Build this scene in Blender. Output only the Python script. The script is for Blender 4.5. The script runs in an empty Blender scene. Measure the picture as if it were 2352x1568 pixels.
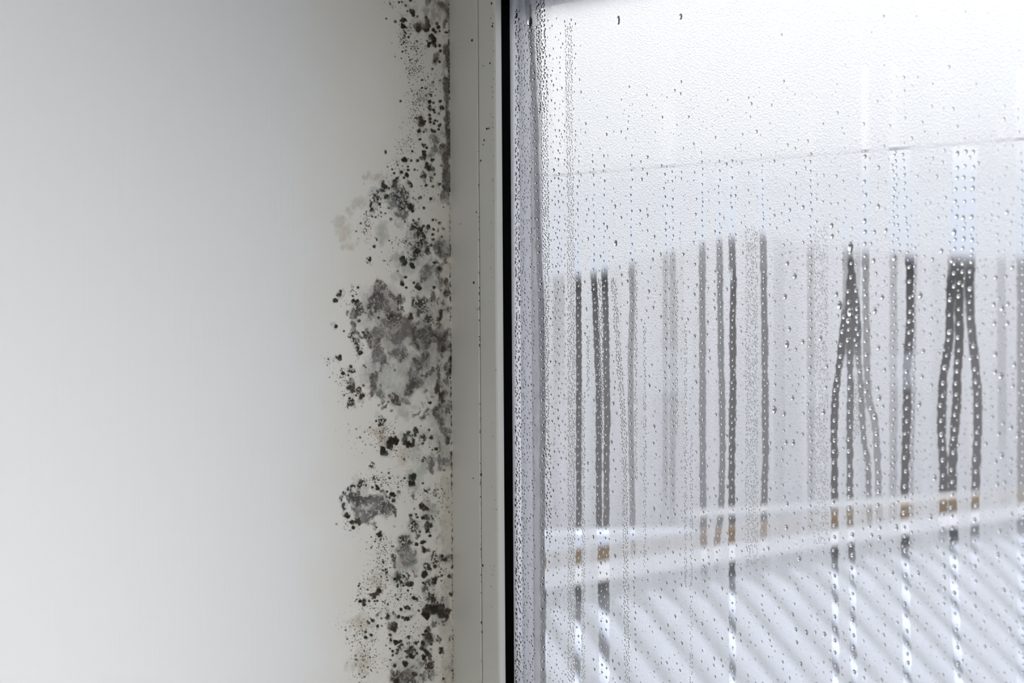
import bpy, bmesh, math, random
import numpy as np
from mathutils import Vector, Matrix

# ------------------------------------------------------------------ camera, sky, exposure
SC = bpy.context.scene
COL = SC.collection
random.seed(11)
RNG = np.random.default_rng(11)
W, H = 2352, 1568
LENS, SENSOR = 50.0, 36.0
F = LENS / SENSOR * W
TH = math.radians(40.0)
ROLL = math.radians(0.38)
R0 = Vector((math.cos(TH), math.sin(TH), 0.0))
FW = Vector((-math.sin(TH), math.cos(TH), 0.0))
UP0 = Vector((0, 0, 1))
RR = R0 * math.cos(ROLL) - UP0 * math.sin(ROLL)
UU = UP0 * math.cos(ROLL) + R0 * math.sin(ROLL)
FRAME_Y = -0.018                                   # room face of the window frame; glass at y = 0, wall at x = 0
CAM = Vector((0, FRAME_Y, 0)) - (R0 * ((1037 - W / 2) / F) + FW * 1.0)

cam_data = bpy.data.cameras.new('camera')
cam_data.lens, cam_data.sensor_width = LENS, SENSOR
cam_data.clip_start, cam_data.clip_end = 0.02, 400
cam_data.dof.use_dof = True
cam_data.dof.focus_distance = 0.93
cam_data.dof.aperture_fstop = 7.1
cam = bpy.data.objects.new('camera', cam_data)
M3 = Matrix((RR, UU, -FW)).transposed()
cam.matrix_world = Matrix.Translation(CAM) @ M3.to_4x4()
COL.objects.link(cam)
SC.camera = cam

SC.view_settings.view_transform = 'Standard'
SC.view_settings.look = 'None'
SC.view_settings.gamma = 1.0
SC.view_settings.exposure = 0.0
SC.view_settings.use_curve_mapping = False
SC.cycles.use_denoising = True
SC.cycles.max_bounces = 14
SC.cycles.diffuse_bounces = 5
SC.cycles.glossy_bounces = 3
SC.cycles.transmission_bounces = 10
SC.cycles.transparent_max_bounces = 24

world = bpy.data.worlds.new('overcast_sky')
SC.world = world
world.use_nodes = True
nt = world.node_tree
bg = nt.nodes['Background']
tc = nt.nodes.new('ShaderNodeTexCoord')
sx = nt.nodes.new('ShaderNodeSeparateXYZ')
rp = nt.nodes.new('ShaderNodeValToRGB')
nt.links.new(tc.outputs['Generated'], sx.inputs[0])
nt.links.new(sx.outputs['Z'], rp.inputs[0])
nt.links.new(rp.outputs[0], bg.inputs[0])
e = rp.color_ramp.elements
e[0].position, e[0].color = 0.0, (0.62, 0.68, 0.80, 1)
e[1].position, e[1].color = 1.0, (3.12, 3.15, 3.30, 1)
for p, c in ((0.05, (0.63, 0.70, 0.85, 1)), (0.105, (0.72, 0.78, 0.89, 1)), (0.13, (1.05, 1.06, 1.09, 1)), (0.235, (1.3, 1.3, 1.31, 1)), (0.32, (2.5, 2.52, 2.62, 1)), (0.5, (3.12, 3.15, 3.30, 1))):
    k = rp.color_ramp.elements.new(p)
    k.color = c
bg.inputs[1].default_value = 1.12

# added spot light, out of view, lifts the wall away from the window
ld = bpy.data.lights.new('wall_fill_spot', 'SPOT')
ld.energy = 54.0
ld.spot_size = math.radians(56.0)
ld.spot_blend = 1.0
ld.shadow_soft_size = 0.07
ld.color = (1.0, 0.99, 0.975)
lo = bpy.data.objects.new('wall_fill_spot', ld)
lo.location = (1.38, -0.637, -0.50)
lo.rotation_euler = (Vector((0, -0.641, -0.214)) - Vector(lo.location)).to_track_quat('-Z', 'Y').to_euler()
COL.objects.link(lo)
# added unseen point light, raises the overall level on wall and frame
lc = bpy.data.lights.new('room_fill_point', 'POINT')
lc.energy, lc.shadow_soft_size, lc.color = 13.0, 0.15, (1.0, 0.99, 0.95)
lco = bpy.data.objects.new('room_fill_point', lc)
lco.location = (1.9, -1.9, 0.05)
COL.objects.link(lco)

# ------------------------------------------------------------------ helpers
def ray(px, py):
    return FW + RR * ((px - W / 2) / F) + UU * ((H / 2 - py) / F)
def at_depth(px, py, d):
    return CAM + ray(px, py) * d
def on_y(px, py, y):
    d = ray(px, py)
    return CAM + d * ((y - CAM.y) / d.y)
def on_x(px, py, x):
    d = ray(px, py)
    return CAM + d * ((x - CAM.x) / d.x)
def proj(X, Y, Z):
    dx, dy, dz = X - CAM.x, Y - CAM.y, Z - CAM.z
    dep = dx * FW.x + dy * FW.y + dz * FW.z
    return (W / 2 + F * (dx * RR.x + dy * RR.y + dz * RR.z) / dep,
            H / 2 - F * (dx * UU.x + dy * UU.y + dz * UU.z) / dep)
def sstep(a, b, x):
    t = np.clip((x - a) / (b - a), 0, 1)
    return t * t * (3 - 2 * t)
def vnoise(ny, nx, cy, cx, seed):
    """smooth value noise of ny x nx samples, cells cy x cx samples large"""
    r = np.random.default_rng(seed)
    gy, gx = int(ny / cy) + 3, int(nx / cx) + 3
    g = r.random((gy, gx))
    yy, xx = np.arange(ny) / cy, np.arange(nx) / cx
    y0, x0 = yy.astype(int), xx.astype(int)
    fy, fx = yy - y0, xx - x0
    fy, fx = (fy * fy * (3 - 2 * fy))[:, None], (fx * fx * (3 - 2 * fx))[None, :]
    a = g[y0][:, x0]; b = g[y0][:, x0 + 1]; c = g[y0 + 1][:, x0]; d = g[y0 + 1][:, x0 + 1]
    return (a * (1 - fx) + b * fx) * (1 - fy) + (c * (1 - fx) + d * fx) * fy

def tag(o, label=None, cat=None, group=None, kind=None):
    if label: o['label'] = label
    if cat: o['category'] = cat
    if group: o['group'] = group
    if kind: o['kind'] = kind
    return o
def link(name, me, mat=None, parent=None):
    o = bpy.data.objects.new(name, me)
    COL.objects.link(o)
    if mat is not None: me.materials.append(mat)
    if parent is not None: o.parent = parent
    return o
def empty(name, loc=(0, 0, 0)):
    o = bpy.data.objects.new(name, None)
    o.location = loc
    o.empty_display_size = 0.05
    COL.objects.link(o)
    return o
def np_mesh(name, verts, faces, smooth=True):
    """faces: (m, k) array, all of k corners"""
    me = bpy.data.meshes.new(name)
    verts = np.asarray(verts, np.float32); faces = np.asarray(faces, np.int32)
    m, k = faces.shape
    me.vertices.add(len(verts)); me.vertices.foreach_set('co', verts.ravel())
    me.loops.add(m * k); me.loops.foreach_set('vertex_index', faces.ravel())
    me.polygons.add(m)
    me.polygons.foreach_set('loop_start', np.arange(0, m * k, k, dtype=np.int32))
    me.polygons.foreach_set('loop_total', np.full(m, k, np.int32))
    me.polygons.foreach_set('use_smooth', np.full(m, smooth, bool))
    me.update(calc_edges=True)
    return me
def fattr(me, name, vals):
    a = me.attributes.new(name, 'FLOAT', 'POINT')
    a.data.foreach_set('value', np.asarray(vals, np.float32).ravel())
def cattr(me, name, vals):
    a = me.attributes.new(name, 'FLOAT_COLOR', 'POINT')
    v = np.ones((len(vals), 4), np.float32); v[:, :3] = vals
    a.data.foreach_set('color', v.ravel())
def box_mesh(name, lo_, hi_):
    (x0, y0, z0), (x1, y1, z1) = lo_, hi_
    v = [(x0, y0, z0), (x1, y0, z0), (x1, y1, z0), (x0, y1, z0), (x0, y0, z1), (x1, y0, z1), (x1, y1, z1), (x0, y1, z1)]
    f = [(0, 3, 2, 1), (4, 5, 6, 7), (0, 1, 5, 4), (1, 2, 6, 5), (2, 3, 7, 6), (3, 0, 4, 7)]
    return np_mesh(name, v, f, False)
def poly_mesh(name, v, f, smooth=False):
    me = bpy.data.meshes.new(name)
    me.from_pydata([tuple(p) for p in v], [], f)
    bm = bmesh.new(); bm.from_mesh(me); bmesh.ops.recalc_face_normals(bm, faces=bm.faces); bm.to_mesh(me); bm.free()
    for p in me.polygons: p.use_smooth = smooth
    return me
def beam(name, a, b, up, sections, mat, parent):
    """sweep: at end a and end b a closed profile of (out, height) offsets; 'up' = (out direction)"""
    n = len(sections[0])
    v = []
    for p, s in zip((a, b), sections):
        v += [p + up * o + Vector((0, 0, h)) for o, h in s]
    f = [(i, (i + 1) % n, n + (i + 1) % n, n + i) for i in range(n)] + [tuple(range(n)), tuple(range(n, 2 * n))]
    return link(name, poly_mesh(name, v, f), mat, parent)

# ------------------------------------------------------------------ materials
def new_mat(name):
    m = bpy.data.materials.new(name)
    m.use_nodes = True
    t = m.node_tree
    return m, t, t.nodes['Principled BSDF'], t.nodes['Material Output']
def mat(name, color, rough=0.5, noise=0.0, nscale=8.0, bump=0.0, bscale=200.0, stretch=(1, 1, 1)):
    m, t, p, o = new_mat(name)
    p.inputs['Roughness'].default_value = rough
    p.inputs['Base Color'].default_value = (*color, 1)
    if noise or bump:
        c = t.nodes.new('ShaderNodeTexCoord'); mp = t.nodes.new('ShaderNodeMapping')
        mp.inputs['Scale'].default_value = stretch
        t.links.new(c.outputs['Object'], mp.inputs[0])
    if noise:
        n = t.nodes.new('ShaderNodeTexNoise'); n.inputs['Scale'].default_value = nscale; n.inputs['Detail'].default_value = 4
        r = t.nodes.new('ShaderNodeValToRGB')
        r.color_ramp.elements[0].position, r.color_ramp.elements[1].position = 0.3, 0.7
        r.color_ramp.elements[0].color = (*[c_ * (1 - noise) for c_ in color], 1)
        r.color_ramp.elements[1].color = (*[min(1, c_ * (1 + noise)) for c_ in color], 1)
        t.links.new(mp.outputs[0], n.inputs['Vector']); t.links.new(n.outputs['Fac'], r.inputs[0]); t.links.new(r.outputs[0], p.inputs['Base Color'])
    if bump:
        n = t.nodes.new('ShaderNodeTexNoise'); n.inputs['Scale'].default_value = bscale; n.inputs['Detail'].default_value = 3
        b = t.nodes.new('ShaderNodeBump'); b.inputs['Strength'].default_value = bump; b.inputs['Distance'].default_value = 0.001
        t.links.new(mp.outputs[0], n.inputs['Vector']); t.links.new(n.outputs['Fac'], b.inputs['Height']); t.links.new(b.outputs[0], p.inputs['Normal'])
    return m

# painted plaster: brushed strokes, damp yellowing with an uneven edge along the window
def wall_material():
    m, t, p, o = new_mat('painted_plaster')
    L = t.links.new
    c = t.nodes.new('ShaderNodeTexCoord')
    s = t.nodes.new('ShaderNodeSeparateXYZ'); L(c.outputs['Object'], s.inputs[0])
    n1 = t.nodes.new('ShaderNodeTexNoise'); n1.inputs['Scale'].default_value = 22; n1.inputs['Detail'].default_value = 5
    L(c.outputs['Object'], n1.inputs['Vector'])
    def math_(op, a, b=None):
        k = t.nodes.new('ShaderNodeMath'); k.operation = op
        for i, v in enumerate((a, b)):
            if v is None: continue
            if isinstance(v, (int, float)): k.inputs[i].default_value = v
            else: L(v, k.inputs[i])
        return k.outputs[0]
    edge = math_('ADD', s.outputs['Y'], math_('MULTIPLY', math_('SUBTRACT', n1.outputs['Fac'], 0.5), 0.07))
    mr = t.nodes.new('ShaderNodeMapRange'); mr.interpolation_type = 'SMOOTHSTEP'
    mr.inputs['From Min'].default_value, mr.inputs['From Max'].default_value = -0.185, -0.095
    L(edge, mr.inputs['Value'])
    mix = t.nodes.new('ShaderNodeMix'); mix.data_type = 'RGBA'
    mix.inputs['A'].default_value = (0.80, 0.82, 0.84, 1)
    mix.inputs['B'].default_value = (0.785, 0.772, 0.722, 1)
    L(mr.outputs[0], mix.inputs['Factor']); L(mix.outputs['Result'], p.inputs['Base Color'])
    mp = t.nodes.new('ShaderNodeMapping'); mp.inputs['Scale'].default_value = (1, 520, 9); mp.inputs['Rotation'].default_value = (0.035, 0, 0)
    n2 = t.nodes.new('ShaderNodeTexNoise'); n2.inputs['Scale'].default_value = 1.0; n2.inputs['Detail'].default_value = 3
    L(c.outputs['Object'], mp.inputs[0]); L(mp.outputs[0], n2.inputs['Vector'])
    b = t.nodes.new('ShaderNodeBump'); b.inputs['Strength'].default_value = 0.3; b.inputs['Distance'].default_value = 0.0006
    L(n2.outputs['Fac'], b.inputs['Height']); L(b.outputs[0], p.inputs['Normal'])
    p.inputs['Roughness'].default_value = 0.42
    p.inputs['Specular IOR Level'].default_value = 0.35
    return m
M_WALL = wall_material()
M_ROOM = mat('room_paint', (0.74, 0.74, 0.72), 0.8)
M_FLOOR = mat('floor_boards', (0.42, 0.34, 0.26), 0.5, 0.2, 3, stretch=(1, 12, 1))
M_UPVC = mat('white_plastic', (0.78, 0.785, 0.755), 0.32, bump=0.05, bscale=60)
M_BEAD = mat('white_plastic_bead', (0.79, 0.795, 0.765), 0.30)
M_GASKET = mat('black_rubber', (0.003, 0.0025, 0.003), 0.9)
M_GASKET.node_tree.nodes['Principled BSDF'].inputs['Specular IOR Level'].default_value = 0.03
M_SPACER = mat('grey_aluminium_spacer', (0.33, 0.34, 0.37), 0.55, 0.06, 30, stretch=(1, 1, 0.1))
M_SEAL = mat('pale_glazing_seal', (0.80, 0.79, 0.83), 0.5)
M_OUTER = mat('grey_outer_frame', (0.13, 0.135, 0.15), 0.5, 0.05, 20)
M_RENDER = mat('house_render', (0.55, 0.55, 0.56), 0.9)

def glass_material():
    m, t, p, o = new_mat('clear_pane'); t.nodes.remove(p)
    a = t.nodes.new('ShaderNodeBsdfTransparent'); a.inputs[0].default_value = (0.995, 1.0, 1.0, 1)
    g = t.nodes.new('ShaderNodeBsdfGlossy'); g.inputs['Roughness'].default_value = 0.0; g.inputs[0].default_value = (1, 1, 1, 1)
    f = t.nodes.new('ShaderNodeFresnel'); f.inputs[0].default_value = 1.5
    x = t.nodes.new('ShaderNodeMixShader')
    t.links.new(f.outputs[0], x.inputs[0]); t.links.new(a.outputs[0], x.inputs[1]); t.links.new(g.outputs[0], x.inputs[2])
    t.links.new(x.outputs[0], o.inputs[0])
    return m
M_GLASS = glass_material()

def film_material():
    """breath of condensation: attribute 'mist' is how thick the mist lies at each point of the pane"""
    m, t, p, o = new_mat('condensation'); t.nodes.remove(p)
    L = t.links.new
    at = t.nodes.new('ShaderNodeAttribute'); at.attribute_name = 'mist'
    clear = t.nodes.new('ShaderNodeBsdfTransparent')
    thru = t.nodes.new('ShaderNodeBsdfTransparent')
    sc = t.nodes.new('ShaderNodeBsdfRefraction'); sc.inputs['IOR'].default_value = 1.5; sc.inputs['Roughness'].default_value = 0.85
    sc.inputs['Color'].default_value = (1.0, 1.0, 1.0, 1)
    tl = t.nodes.new('ShaderNodeBsdfTranslucent'); tl.inputs['Color'].default_value = (1.0, 1.0, 1.0, 1)
    c = t.nodes.new('ShaderNodeTexCoord')
    n = t.nodes.new('ShaderNodeTexVoronoi'); n.inputs['Scale'].default_value = 900
    L(c.outputs['Object'], n.inputs['Vector'])
    b = t.nodes.new('ShaderNodeBump'); b.inputs['Strength'].default_value = 0.55; b.inputs['Distance'].default_value = 0.0006; b.invert = True
    L(n.outputs['Distance'], b.inputs['Height'])
    L(b.outputs[0], sc.inputs['Normal']); L(b.outputs[0], tl.inputs['Normal'])
    m1 = t.nodes.new('ShaderNodeMixShader'); m1.inputs[0].default_value = 0.45
    L(sc.outputs[0], m1.inputs[1]); L(tl.outputs[0], m1.inputs[2])
    m2 = t.nodes.new('ShaderNodeMixShader'); m2.inputs[0].default_value = 0.94
    L(thru.outputs[0], m2.inputs[1]); L(m1.outputs[0], m2.inputs[2])
    m3 = t.nodes.new('ShaderNodeMixShader')
    L(at.outputs['Fac'], m3.inputs[0]); L(clear.outputs[0], m3.inputs[1]); L(m2.outputs[0], m3.inputs[2])
    L(m3.outputs[0], o.inputs[0])
    return m
M_FILM = film_material()

def water_material():
    m, t, p, o = new_mat('water'); t.nodes.remove(p)
    g = t.nodes.new('ShaderNodeBsdfGlass'); g.inputs['IOR'].default_value = 1.33; g.inputs['Roughness'].default_value = 0.0
    t.links.new(g.outputs[0], o.inputs[0])
    return m
M_WATER = water_material()

def mould_material():
    m, t, p, o = new_mat('mould')
    L = t.links.new
    a = t.nodes.new('ShaderNodeAttribute'); a.attribute_name = 'tint'
    d = t.nodes.new('ShaderNodeAttribute'); d.attribute_name = 'cover'
    L(a.outputs['Color'], p.inputs['Base Color'])
    L(d.outputs['Fac'], p.inputs['Alpha'])
    p.inputs['Roughness'].default_value = 0.95
    p.inputs['Specular IOR Level'].default_value = 0.1
    return m
M_MOULD = mould_material()
M_BOARD = mat('brown_timber', (0.100, 0.062, 0.028), 0.8, 0.25, 14, stretch=(1, 1, 6))
M_WHITE = mat('white_painted_board', (0.50, 0.50, 0.51), 0.7)
M_SNOW = mat('snow', (0.39, 0.415, 0.475), 0.9, 0.03, 6)  # blue tint of sky-lit shade is put into the snow colour
M_GROUND = mat('wet_ground', (0.19, 0.19, 0.21), 0.7, 0.3, 0.4)
M_ROOF = mat('dark_ribbed_sheet', (0.045, 0.048, 0.054), 0.6)
M_HOUSE = mat('dark_facade', (0.054, 0.050, 0.052), 0.9, 0.18, 0.9)
M_TILES = mat('dark_roof_tiles', (0.17, 0.175, 0.19), 0.9, 0.1, 3)
M_CABLE = mat('grey_cable', (0.30, 0.33, 0.36), 0.6)
M_PANE = mat('dim_window_pane', (0.22, 0.25, 0.22), 0.15)

# ------------------------------------------------------------------ window geometry and room shell
XG = on_y(1176, 784, 0.0).x                        # glass edge beside the gasket
ZT = on_y(1178, -3, 0.0).z                          # top of the visible glass
X1, ZB = 1.40, -0.95
XA = on_y(1101.5, 784, FRAME_Y).x
XB = on_y(1141, 784, FRAME_Y).x
XC = on_y(1156, 784, -0.009).x
oF = XG                                            # frame's outer edge (the corner with the wall)

def ring(name, profile, m, parent, closed=True):
    n = len(profile); v = []
    for sxn, szn in ((-1, -1), (1, -1), (1, 1), (-1, 1)):
        for o, y in profile:
            v.append(((XG - o) if sxn < 0 else (X1 + o), y, (ZB - o) if szn < 0 else (ZT + o)))
    f = []
    for k in range(4):
        for i in range(n if closed else n - 1):
            f.append((k * n + i, k * n + (i + 1) % n, ((k + 1) % 4) * n + (i + 1) % n, ((k + 1) % 4) * n + i))
    return link(name, poly_mesh(name, v, f), m, parent)

win = empty('window_1', (0, 0, 0))
tag(win, 'white plastic window with black gasket beside the mouldy wall', 'window', kind='structure')
g = 0.00035
ring('window_frame', [(oF, FRAME_Y), (XG - XA + g + 0.0006, FRAME_Y), (XG - XA + g, FRAME_Y + 0.0006), (XG - XA + g, 0.03), (oF, 0.03)], M_UPVC, win)
ring('glazing_bead', [(XG - XA - g, FRAME_Y + 0.012), (XG - XA - g, FRAME_Y + 0.0006), (XG - XA - g - 0.0006, FRAME_Y), (XG - XB + 0.001, FRAME_Y), (XG - XB, FRAME_Y + 0.001),
                      (XG - XC, -0.009), (XG - XC, -0.002), (XG - XC + 0.004, -0.001)], M_BEAD, win)
d0 = XG - XC
ring('rubber_gasket', [(d0 + 0.003, -0.0085), (d0 + 0.001, -0.0094), (d0 - 0.0001, -0.0090), (d0 * 0.5 - 0.0002, -0.0045), (-0.0001, -0.0003), (-0.0001, 0.0), (d0 + 0.003, 0.0)], M_GASKET, win)
print('gasket', d0, XG, XA, XB)
tag(win.children[-1], 'black rubber gasket')
ring('glazing_seal', [(0.0, 0.0045), (0.0, 0.0092), (0.004, 0.0092), (0.004, 0.0045)], M_SEAL, win)
ring('spacer_bar', [(0.0004, 0.0094), (0.0004, 0.0225), (0.006, 0.0225), (0.006, 0.0094)], M_SPACER, win)
ring('outer_frame', [(-0.0002, 0.0228), (-0.0002, 0.0345), (oF, 0.0345), (oF, 0.031), (0.008, 0.031), (0.008, 0.0228)], M_OUTER, win)
link('glass_pane', box_mesh('glass_pane', (XG - 0.004, 0.0001, ZB - 0.004), (X1 + 0.004, 0.0041, ZT + 0.004)), M_GLASS, win)

ZC = ZT + oF                                        # ceiling height
ZFL = ZC - 2.4
XR, YB = 3.0, -3.2
def struct(name, lo_, hi_, m, label, cat):
    o = link(name, box_mesh(name, lo_, hi_), m)
    return tag(o, label, cat, kind='structure')
struct('wall_left', (-0.15, YB, ZFL), (0.0, 0.0345, ZC), M_WALL, 'pale brushed painted wall with mould along the window', 'wall')
struct('ceiling', (-0.15, YB, ZC), (XR, 0.0345, ZC + 0.1), M_ROOM, 'white ceiling above the window', 'ceiling')
struct('floor', (-0.15, YB, ZFL - 0.1), (XR, 0.0345, ZFL), M_FLOOR, 'timber floor of the room', 'floor')
struct('wall_right', (XR, YB, ZFL), (XR + 0.1, 0.0345, ZC), M_ROOM, 'wall opposite the mouldy wall', 'wall')
struct('wall_front', (-0.15, YB - 0.1, ZFL), (XR, YB, ZC), M_ROOM, 'wall facing the window', 'wall')
bkv = link('wall_back', box_mesh('wall_back', (X1 + oF, -0.018, ZFL), (XR, 0.0345, ZC)), M_ROOM)
tag(bkv, 'wall beside the window', 'wall', kind='structure')
bkl = link('wall_back_lower', box_mesh('wall_back_lower', (0.0, -0.018, ZFL), (X1 + oF, 0.0345, ZB - oF)), M_ROOM)
tag(bkl, 'wall below the window', 'wall', kind='structure')

# ------------------------------------------------------------------ mould on the wall
DY, DZ = 0.00050, 0.00033
yL = on_x(722, 784, 0).y
yR = FRAME_Y - 0.0001
zHi, zLo = on_x(1044, -14, 0).z, on_x(1044, 1584, 0).z
ys = np.arange(yL, yR, DY); zs = np.arange(zHi, zLo, -DZ)
MY, MX = len(zs), len(ys)
YY, ZZ = np.meshgrid(ys, zs)
PX, PY = proj(np.zeros_like(YY), YY, ZZ)
A = np.zeros((MY, MX)); TINT = np.zeros((MY, MX, 3)) + 0.1
N2 = vnoise(MY, MX, 2.6, 1.8, 1); N4 = vnoise(MY, MX, 5, 3.2, 2); N8 = vnoise(MY, MX, 9, 6, 3); N16 = vnoise(MY, MX, 20, 13, 4); N32 = vnoise(MY, MX, 40, 26, 5)
def warped(P_, s_, a16, a8, a4):
    return P_ + a16 * (vnoise(MY, MX, 26, 17, s_) - 0.5) + a8 * (vnoise(MY, MX, 10, 7, s_ + 1) - 0.5) + a4 * (vnoise(MY, MX, 4.5, 3, s_ + 2) - 0.5)
WX, WY = warped(PX, 51, 16, 11, 6), warped(PY, 61, 24, 15, 7)
VX, VY = warped(PX, 71, 0, 5, 4), warped(PY, 81, 0, 6, 4)
KIND = {  # colour, cover, softness, speckle
    'b': ((0.044, 0.036, 0.024), 0.90, 0.45, 0.35), 'k': ((0.026, 0.020, 0.013), 0.97, 0.35, 0.20),
    'w': ((0.060, 0.040, 0.024), 0.88, 0.50, 0.35), 'n': ((0.025, 0.034, 0.024), 0.88, 0.50, 0.40),
    'g': ((0.180, 0.172, 0.170), 0.80, 0.85, 0.40), 'p': ((0.33, 0.335, 0.32), 0.50, 1.0, 0.28),
    'd': ((0.100, 0.090, 0.084), 0.84, 0.80, 0.38), 't': ((0.045, 0.041, 0.030), 0.92, 0.60, 1.0),
    'q': ((0.100, 0.093, 0.090), 0.88, 0.75, 0.72), 'r': ((0.60, 0.53, 0.42), 0.34, 1.0, 0.2), 'l': ((0.42, 0.46, 0.44), 0.40, 1.0, 0.25)}
def stain(cx, cy, r, kind, ex=1.0, ey=1.0, gain=1.0):
    col, cov, soft, speck = KIND[kind]
    p = on_x(cx, cy, 0)
    if kind in 'gdq': r *= 1.22
    elif r > 2: r *= 1.16
    R = r * 1.7 + (24 if kind in 'gpdqrl' else 8)
    j = int((p.y - yL) / DY); i = int((zHi - p.z) / DZ)
    w = int(R * max(ex, 1) * 0.00052 / DY) + 3; h = int(R * max(ey, 1) * 0.00034 / DZ) + 3
    i0, i1, j0, j1 = max(0, i - h), min(MY, i + h + 1), max(0, j - w), min(MX, j + w + 1)
    if i0 >= i1 or j0 >= j1: return
    S = np.s_[i0:i1, j0:j1]
    QX, QY = (PX, PY) if r <= 2.6 else (WX, WY) if (kind in 'gpdqrl' and r > 5) else (VX, VY) if r > 5 else (PX, PY)
    d = np.hypot((QX[S] - cx) / (r * ex), (QY[S] - cy) / (r * ey))
    n = (N4[S] if r < 5 else N8[S] * 0.55 + N4[S] * 0.45 if r < 12 else N16[S] * 0.5 + N8[S] * 0.3 + N4[S] * 0.2) - 0.5
    d = d + n * (0.35 if r <= 3 else 0.75 if kind in 'gpdqrl' else 0.6)
    m = 1 - sstep(1.0 - soft * 0.75, 1.0 + soft * 0.35, d)
    if speck > 0.3:
        sp = sstep(0.36, 0.60, N2[S] * 0.7 + N4[S] * 0.3 + (0.22 if speck < 0.9 else 0.0) * (1 - d).clip(0, 1))
        m = m * (1 - speck + speck * sp)
    else:
        m = m * (1 - speck + speck * N2[S])
    m = np.clip(m * cov * gain, 0, 1)
    a0 = A[S]
    if kind in 'gpdqrl':                            # soft growth merges; its cover varies from place to place
        m = m * (0.42 + 0.92 * (0.36 * N16[S] + 0.30 * N8[S] + 0.20 * N4[S] + 0.14 * N2[S])).clip(0, 1)
        a1 = np.maximum(a0, m) + 0.18 * np.minimum(a0, m) * (1 - np.maximum(a0, m))
    else: a1 = a0 + m * (1 - a0)
    k = np.where(a1 > 1e-4, m / np.maximum(a1, 1e-4), 0)[..., None]
    TINT[S] = TINT[S] * (1 - k) + np.array(col) * k
    A[S] = a1
def batch(text, ox, oy, sc):
    for w_ in text.split():
        q = w_.split(',')
        k = q[3] if len(q) > 3 else 'b'
        ey = 1.0; ex = 1.0
        if k[-1] == 'v': k, ey, ex = k[:-1] or 'b', 1.7, 0.85
        elif k[-1] == 'h': k, ex, ey = k[:-1] or 'b', 1.6, 0.8
        if k in 'bkwnt' and float(q[2]) / sc > 2.2: stain(ox + float(q[0]) / sc, oy + float(q[1]) / sc, float(q[2]) / sc * 1.45, 'p', ex, ey, 0.55)
        stain(ox + float(q[0]) / sc, oy + float(q[1]) / sc, max(1.0, float(q[2]) / sc), k, ex, ey)
def specks(cx, cy, sx_, sy_, n, big=1.0, kind='b'):
    for _ in range(n):
        x, y = random.gauss(cx, sx_), random.gauss(cy, sy_)
        if x > 1032: continue
        stain(x, y, min(2.6, 0.55 + random.expovariate(2.6)) * big, random.choice((kind, kind, 'b', 'w')), gain=0.75)
def zspecks(ox, oy, sc, items):
    for cx, cy, sx_, sy_, n in items:
        specks(ox + cx / sc, oy + cy / sc, sx_ / sc * 0.62, sy_ / sc * 0.62, n)

# yellow damp rings
batch('405,90,34,r 255,420,46,r 150,540,60,r 200,600,60,r 520,120,60,rh 330,330,60,r 250,700,60,r', 740, 380, 3.92)
batch('480,900,60,r 540,960,60,r 760,1120,90,r', 740, 760, 3.92)
batch('470,720,70,r 330,1080,80,r 320,1400,90,r 1080,1260,40,rv 1085,1380,40,rv 1090,700,40,r', 740, 1140, 3.664)
for yv in range(560, 1568, 60): stain(1024, yv + random.uniform(-20, 20), 16, 'r', 0.8, 2.2, 0.9)
# soft grey layer
for x_, y_, r_ in ((862, 715, 46), (905, 780, 52), (880, 690, 34), (955, 770, 46), (1000, 800, 36), (868, 850, 34), (950, 850, 40), (1005, 880, 34), (920, 905, 34), (1012, 960, 28), (1000, 720, 30), (985, 640, 26), (960, 560, 22), (1015, 1010, 24), (1015, 560, 20), (925, 1290, 26), (985, 1180, 24), (940, 1540, 40), (1010, 1400, 26)):
    stain(x_, y_, r_, 'p', 1, 1.1, 0.85)
batch('960,15,44,g 1080,30,56,g 1120,90,44,gv 1125,160,32,gv 1010,130,40,p 930,120,44,p 1030,60,40,p 990,200,30,p 1110,440,36,g 1120,500,36,gv 1125,580,34,gv 1090,600,26,pv 1125,680,34,dv 1128,760,34,dv 1128,850,34,dv 1126,950,34,dv 1128,1050,34,gv 1125,1150,34,gv 1128,1250,34,dv 1100,1330,36,d 1110,1400,36,dv 1130,1500,32,dv 1060,1340,30,d 1090,1180,24,gv 1000,1240,34,g 1000,1300,30,g 1010,520,34,g 980,760,40,l 1050,1200,26,p 990,1400,26,gv 940,830,30,l', 740, 0, 3.92)
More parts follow.
